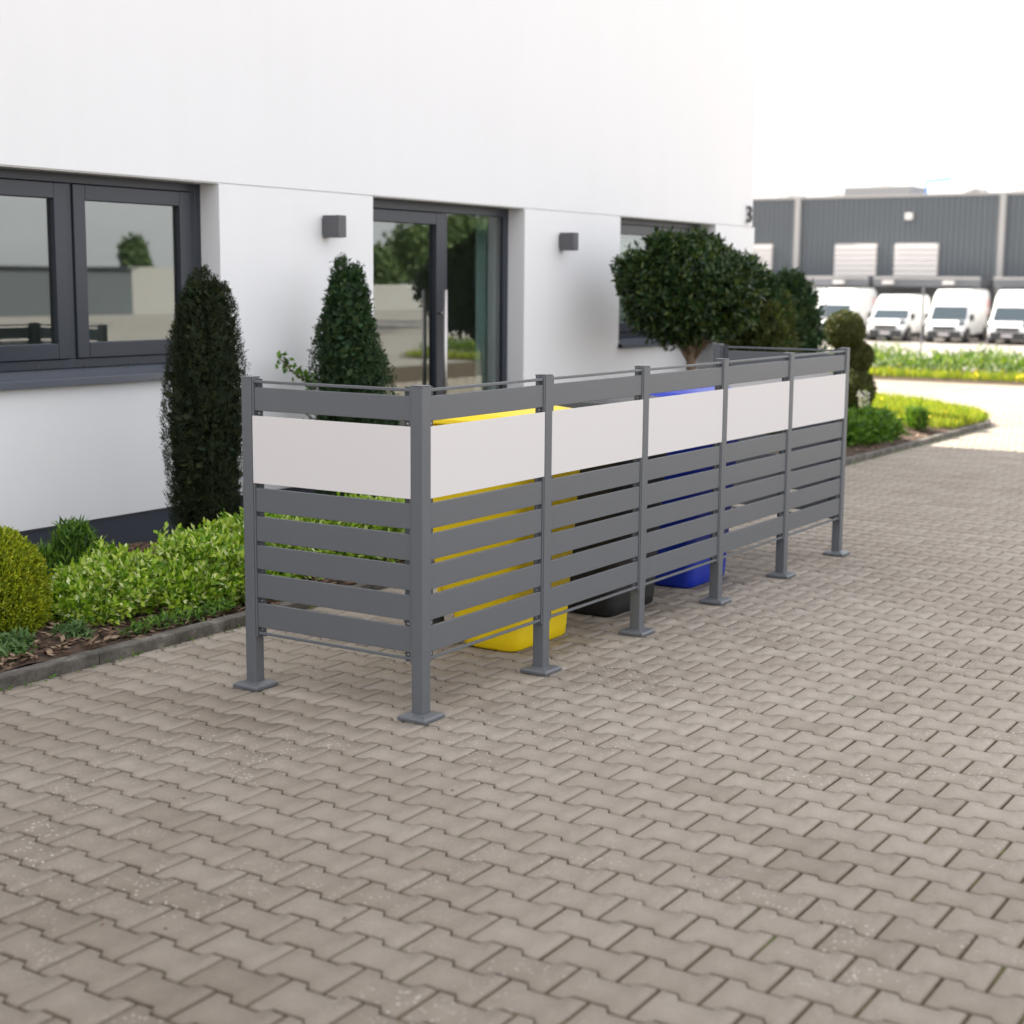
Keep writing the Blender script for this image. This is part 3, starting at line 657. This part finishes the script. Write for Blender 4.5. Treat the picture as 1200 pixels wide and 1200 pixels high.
# sunny lawn wedge
n_ = 60000; x = RNG.uniform(10.3, 15.7, n_); y = RNG.uniform(KY+.07, 6.5, n_)
keep = np.array([bed_inside(a, b) and (a > 11.25 + (b < 2.1)*.25 + .25*math.sin(b*5)) for a, b in zip(x, y)]); x, y = x[keep], y[keep]
Pg = np.stack([x, y, np.full(len(x), .05)], 1)
o = leaves('lawn_grass', Pg, np.stack([RNG.normal(0, 1, len(x)), RNG.normal(0, 1, len(x)), np.zeros(len(x))], 1), .11, MAT['grass'], None, .12, .2, 1.3); tag(o, kind='stuff')
k = 70; sel = RNG.integers(0, len(x), k); Pf = np.stack([x[sel], y[sel], np.full(k, .14)], 1)
o = leaves('dandelions', np.repeat(Pf, 8, 0)+RNG.normal(0, .008, (k*8, 3)), np.tile([0, 0, 1.], (k*8, 1)), .03, MAT['flower'], None, .8, .5); tag(o, kind='stuff')

# verge hedge across the drive
n_ = 30000; x = RNG.uniform(21.6, 24.2, n_); y = RNG.uniform(-9, 12, n_)
hgt = .28*(1+.22*np.sin(y*3.1)+.25*np.sin(y*7.7+x*3)+.22*np.sin(y*19+x*5)); z = RNG.uniform(0, 1, n_)**.6*hgt
hd = empty('verge_hedge', (22.9, 1.5, 0), 0, 'long sunlit low green hedge strip beyond the drive', 'hedge')
leaves('foliage', np.stack([x-22.9, y-1.5, z], 1), np.tile([-.3, .2, 1.], (n_, 1)), .12, MAT['hedge'], hd, .22, .8, 1.3)
n_ = 9000; x = RNG.uniform(21.15, 21.7, n_); y = RNG.uniform(-9, 12, n_)
o = leaves('verge_grass', np.stack([x, y, np.full(n_, -.005)], 1), RNG.normal(0, 1, (n_, 3))*np.array([1, 1, .05]), .15, MAT['grass'], None, .12, .2, 1.2); tag(o, kind='stuff')
k = 16; yy = RNG.uniform(-6, 10, k); Pf = np.stack([RNG.uniform(21.2, 21.8, k), yy, RNG.uniform(.06, .16, k)], 1)
o = leaves('verge_flowers', np.repeat(Pf, 14, 0)+RNG.normal(0, .035, (k*14, 3)), RNG.normal(0, 1, (k*14, 3)), .06, MAT['flower'], None, .7, .8); tag(o, kind='stuff')
tag(MB().box((21.05, -9, -.2), (24.4, 12, -.001)).build('verge_soil', MAT['soil']), kind='structure')

# slim posts at the edge of the yard
for i, (yy, lb) in enumerate(((6.93, 'thin dark post rising in front of the second and third van'), (9.03, 'thin dark post left of the topiary top ball'))):
    t = empty('fence_post', (27, yy, -.03), 0, lb, 'post', 'slim posts along the yard')
    MB().tube([(0, 0, 0), (0, 0, 1.50)], .022, 8).build('pole', MAT['canopy'], t)
    MB().tube([(0, 0, 1.50), (0, 0, 1.53)], [.026, .012], 8).build('cap', MAT['canopy'], t)

# ------------------------------------------------------------------ vans
def van(ln=5.6, ht=2.5, wd=2.0):
    """nose towards -x, standing on z=0, centred on y"""
    t = empty('parked_van')
    prof = [(0, .38), (.0, .70), (.05, .88), (.35, 1.00), (.70, 1.07), (1.28, ht*.68), (1.60, ht*.90), (2.05, ht), (ln-.25, ht), (ln-.05, ht-.12), (ln, ht-.5), (ln, .42)]
    secs = [(-1, .0, .90), (-.98, .0, .97), (-.86, .05, 1.0)]
    rings = []
    cz = 1.15
    for s, a, k in ((-1.0, 0, .86), (-1.0, 0, .93), (-.95, 0, .985), (-.80, 0, 1.0), (0, 0, 1.008), (.80, 0, 1.0), (.95, 0, .985), (1.0, 0, .93), (1.0, 0, .86)):
        rg = []
        for (px, pz) in prof:
            inward = .09*max(0, (pz-1.1)/(ht-1.1))
            nose = .10*max(0, 1-px/.6)
            yy = s*(wd/2-inward-nose)
            rg.append((ln/2+(px-ln/2)*(1-(1-k)*.35), yy, cz+(pz-cz)*k))
        rings.append(rg)
    m_ = MB().loft(rings, True); m_.build('body', MAT['van'], t, 0, False)
    hx = lambda z: .70+(1.28-.70)*(z-1.07)/(ht*.68-1.07)
    z0, z1 = 1.15, ht*.69
    m_ = MB().add([(hx(z0)-.05, -.90, z0), (hx(z0)-.05, .90, z0), (hx(z1)-.05, .84, z1), (hx(z1)-.05, -.84, z1), (hx(z0)+.05, -.90, z0), (hx(z0)+.05, .90, z0), (hx(z1)+.05, .84, z1), (hx(z1)+.05, -.84, z1)],
                  [(0, 1, 2, 3), (4, 7, 6, 5), (0, 4, 5, 1), (1, 5, 6, 2), (2, 6, 7, 3), (3, 7, 4, 0)]); m_.build('windscreen', MAT['vanglass'], t, .02)
    for s in (-1, 1):
        y0 = s*(wd/2-.02); y1 = s*(wd/2+.004-.04)
        m_ = MB().add([(1.05, y0, 1.12), (2.0, y0, 1.12), (2.0, y0-s*.04, 1.66), (1.52, y0-s*.04, 1.66), (1.05, y0-s*.10, 1.12), (2.0, y0-s*.10, 1.12), (2.0, y0-s*.14, 1.66), (1.52, y0-s*.14, 1.66)],
                      [(0, 1, 2, 3), (4, 7, 6, 5), (0, 4, 5, 1), (1, 5, 6, 2), (2, 6, 7, 3), (3, 7, 4, 0)]); m_.build('side_window', MAT['vanglass'], t, .006)
        mi = MB().box((.98, s*(wd/2+.0), 1.12), (1.12, s*(wd/2+.20), 1.45)).build('mirror', MAT['vanblack'], t, .04)
        hl = MB().add([(.02, s*.62, .86), (.02, s*.90, .84), (.40, s*.985, 1.08), (.22, s*.66, 1.12), (.22, s*.62, .86), (.30, s*.88, .84), (.55, s*.93, 1.08), (.5, s*.66, 1.08)],
                      [(0, 1, 2, 3), (4, 7, 6, 5), (0, 4, 5, 1), (1, 5, 6, 2), (2, 6, 7, 3), (3, 7, 4, 0)]); hl.build('headlight', MAT['vanglass'], t, .02)
        for wx in (.92, ln-1.15):
            wl = MB().tube([(wx, s*(wd/2-.22), .34), (wx, s*(wd/2+.008), .34)], .34, 20).build('wheel', MAT['rubber'], t, .03)
            MB().tube([(wx, s*(wd/2-.0), .34), (wx, s*(wd/2+.014), .34)], .20, 16).build('rim', MAT['steel'], wl)
            MB().tube([(wx, s*(wd/2-.24), .37), (wx, s*(wd/2+.003), .37)], .42, 20).build('wheel_arch', MAT['vanblack'], t)
    MB().box((-.045, -.55, .66), (.06, .55, .86)).build('grille', MAT['vanblack'], t, .02)
    MB().loft([[(-.07, -.80, z), (-.07, .80, z), (.25, .99, z), (.25, -.99, z)] for z in (.26, .50, .62)]).build('bumper', MAT['vanblack'], t, .03)
    MB().box((-.085, -.26, .40), (-.068, .26, .51)).build('number_plate', MAT['plate'], t)
    MB().box((.8, -.86, .22), (ln-.4, .86, .42)).build('underbody', MAT['vanblack'], t)
    MB().box((ln-.02, .80, .95), (ln+.02, .96, 1.5)).build('tail_light', MAT['vanblack'], t)
    return t
v1 = van(5.9, 2.62); v2 = van(5.2, 2.32); v3 = copy_tree(v1); v4 = copy_tree(v1); v5 = copy_tree(v1)
for v_ in (v1, v3):
    for z0_, z1_ in ((1.25, 1.55), (1.7, 2.15)): MB().box((5.15, -.978+.03*(z0_-1.2), z0_), (5.72, -.90, z1_)).build('side_marking', MAT['pinkmark'], v_)
VP = [(v1, 26.05, 'tall white delivery van half hidden by the dark conifer, leftmost of the row'), (v2, 22.95, 'lower roofed white van behind the top ball of the topiary'),
      (v3, 19.98, 'tall white van right of the slim post, rear corner tinged pink'), (v4, 16.9, 'tall white van cut off by the right edge of the picture'), ]
for o, yy, lb in VP:
    o.location = (71, yy, -1.3); o.rotation_euler = (0, 0, math.radians(4)); tag(o, lb, 'van', 'white vans parked before the hall')
v5.location = (71.5, 28.9, -1.3); v5.rotation_euler = (0, 0, math.radians(3)); tag(v5, 'white van behind the dark conifer, its windscreen just showing', 'van', 'white vans parked before the hall')

# ------------------------------------------------------------------ hall with loading bays
hall = empty('loading_hall', (80, 20, -1.3), 0, 'long grey corrugated hall with white downpipes and loading bays', 'hall')
hall.location = (0, 0, 0)
FX, H0, HT = 80, 1.75, 6.35
mb = MB(); y = 6.; step = .30
while y < 60:
    mb.box((FX-.05, y, H0), (FX, y+step*.55, HT)); y += step
mb.box((FX, 6, H0), (FX+.2, 60, HT)); mb.build('cladding', MAT['corr'], hall)
MB().box((FX+.2, 6, -1.3), (FX+40, 60, HT-.1)).build('hall_body', MAT['canopy'], hall)
MB().box((FX-.12, 6, HT), (FX+.4, 60, HT+.14)).build('parapet', MAT['hallpale'], hall)
for yy in (31.45, 19.82, 8.2, 43): MB().box((FX-.30, yy-.16, -1.3), (FX-.06, yy+.16, HT+.05)).build('downpipe', MAT['hallpale'], hall)
for yy in (27.92, 24.44, 16.2, 12.8, 34.2, 37.6):
    wn = MB().box((FX-.10, yy-1.25, 2.0), (FX-.06, yy+1.25, 3.82)).build('window', MAT['hallpale'], hall)
    m_ = MB()
    for i in range(6): m_.box((FX-.24, yy-1.22, 2.06+i*.29), (FX-.12, yy+1.22, 2.24+i*.29))
    m_.box((FX-.125, yy-1.2, 2.05), (FX-.101, yy+1.2, 3.78)); m_.build('louvre', MAT['hallwhite'], wn)
for a, b in ((26.3, 35.5), (20.2, 26.0), (8.5, 19.5)):
    cn = MB().box((FX-2.4, a, 1.45), (FX-.055, b, 1.95)).build('canopy', MAT['canopy'], hall)
    MB().box((FX-2.46, a, 1.86), (FX-2.401, b, 1.98)).build('canopy_edge', MAT['hallpale'], cn)
    MB().box((FX-2.3, a+.02, -1.3), (FX-2.1, a+.22, 1.45)).build('canopy_post', MAT['canopy'], hall)
    for q in np.arange(a+1.6, b-.8, 3.3):
        MB().box((FX-2.75, q-.3, 1.58), (FX-2.47, q+.3, 1.74)).build('canopy_lamp', MAT['hallwhite'], cn, .03)
        MB().box((FX-.04, q-1.3, -1.3), (FX-.03+.02, q+1.3, 1.40)).build('dock_door', MAT['vanblack'], hall) if False else None
MB().box((FX-.06, 6, -1.3), (FX+.19, 60, 1.449)).build('dock_wall', MAT['canopy'], hall)
MB().box((FX-.35, 24.7, 5.1), (FX-.06, 25.1, 5.45)).build('flood_light', MAT['hallwhite'], hall, .03)
m_ = MB().tube([(FX+2, 24.75, HT), (FX+2, 24.75, HT+.95), (FX+2, 23.3, HT+1.05)], .10, 8); m_.build('roof_pipe', MAT['blue_pipe'], hall)
m_ = MB()
for (q, l_, h_) in ((27.6, 3.6, .75), (33.2, 1.6, .35), (30.4, 1.2, .3), (22.3, 1.2, .45), (19.4, 1.6, .35), (14, 3, .5)):
    m_.tube([(FX+3, q-l_/2, HT-.1), (FX+3, q-l_/2+.05, HT+h_*.7), (FX+3, q, HT+h_), (FX+3, q+l_/2-.05, HT+h_*.7), (FX+3, q+l_/2, HT-.1)], .22, 8)
m_.build('roof_unit', MAT['hallpale'], hall)
MB().box((FX+2, 25.6, HT), (FX+5, 29.6, HT+.75)).build('roof_plant', MAT['hallpale'], hall, .05)

# ------------------------------------------------------------------ what the windows mirror: the far side of the drive
def tree(x, y, h, r, label, seed):
    t = empty('deciduous_tree', (x, y, 0), 0, label, 'tree', 'trees across the drive')
    stemtree(t, [(0, 0, 0), (.1, 0, h*.3), (0, 0, h*.7)], [.16, .12, .05])
    Pa, Na = shell(2600, (0, 0, h*.62), (r, r, h*.40), seed, .3, 3, .35); leaves('crown', Pa, Na, .42, MAT['treeleaf'], t, .6, .8)
    return t
for i, (x, y, h, r) in enumerate(((59.0, -42, 3.2, 1.6), (63.6, -43, 3.3, 1.8), (68.5, -43, 4.9, 2.2), (72.5, -43, 5.3, 2.3), (62.5, -60, 4.1, .8), (82, -48, 6.5, 3.0))):
    tree(x, y, h, r, ['small round tree across the drive, nearest to the pale wall end', 'small round tree behind the pale stand-in wall', 'broad tree across the drive beside the tallest one', 'tallest tree across the drive', 'narrow tree standing behind the low grey warehouse', 'widest tree at the far end of the drive'][i], 60+i)
hl2 = empty('warehouse', (0, 0, 0), 0, 'low dark warehouse with a pale end across the drive', 'warehouse')
MB().box((10, -52, 0), (43.2, -40, 1.95)).build('wall', MAT['corr'], hl2); MB().box((9.8, -52.2, 1.95), (43.4, -39.8, 2.02)).build('roof', MAT['anthracite'], hl2)
MB().box((43.25, -51, 0), (51, -40.3, 2.06)).build('pale_wall', MAT['hallpale'], hl2)
gw = empty('stand_in_wall', (61, -40, 0), 0, 'added pale wall before the trees, standing in for a vehicle mirrored in the door', 'wall')  # added wall: gives the door glass a pale patch to mirror, replacing a vehicle
MB().box((-4, -.1, 0), (3.4, .1, 1.22)).build('masonry', MAT['hallpale'], gw); MB().box((-4.05, -.16, 1.22), (3.45, .16, 1.30)).build('coping', MAT['pale'], gw)
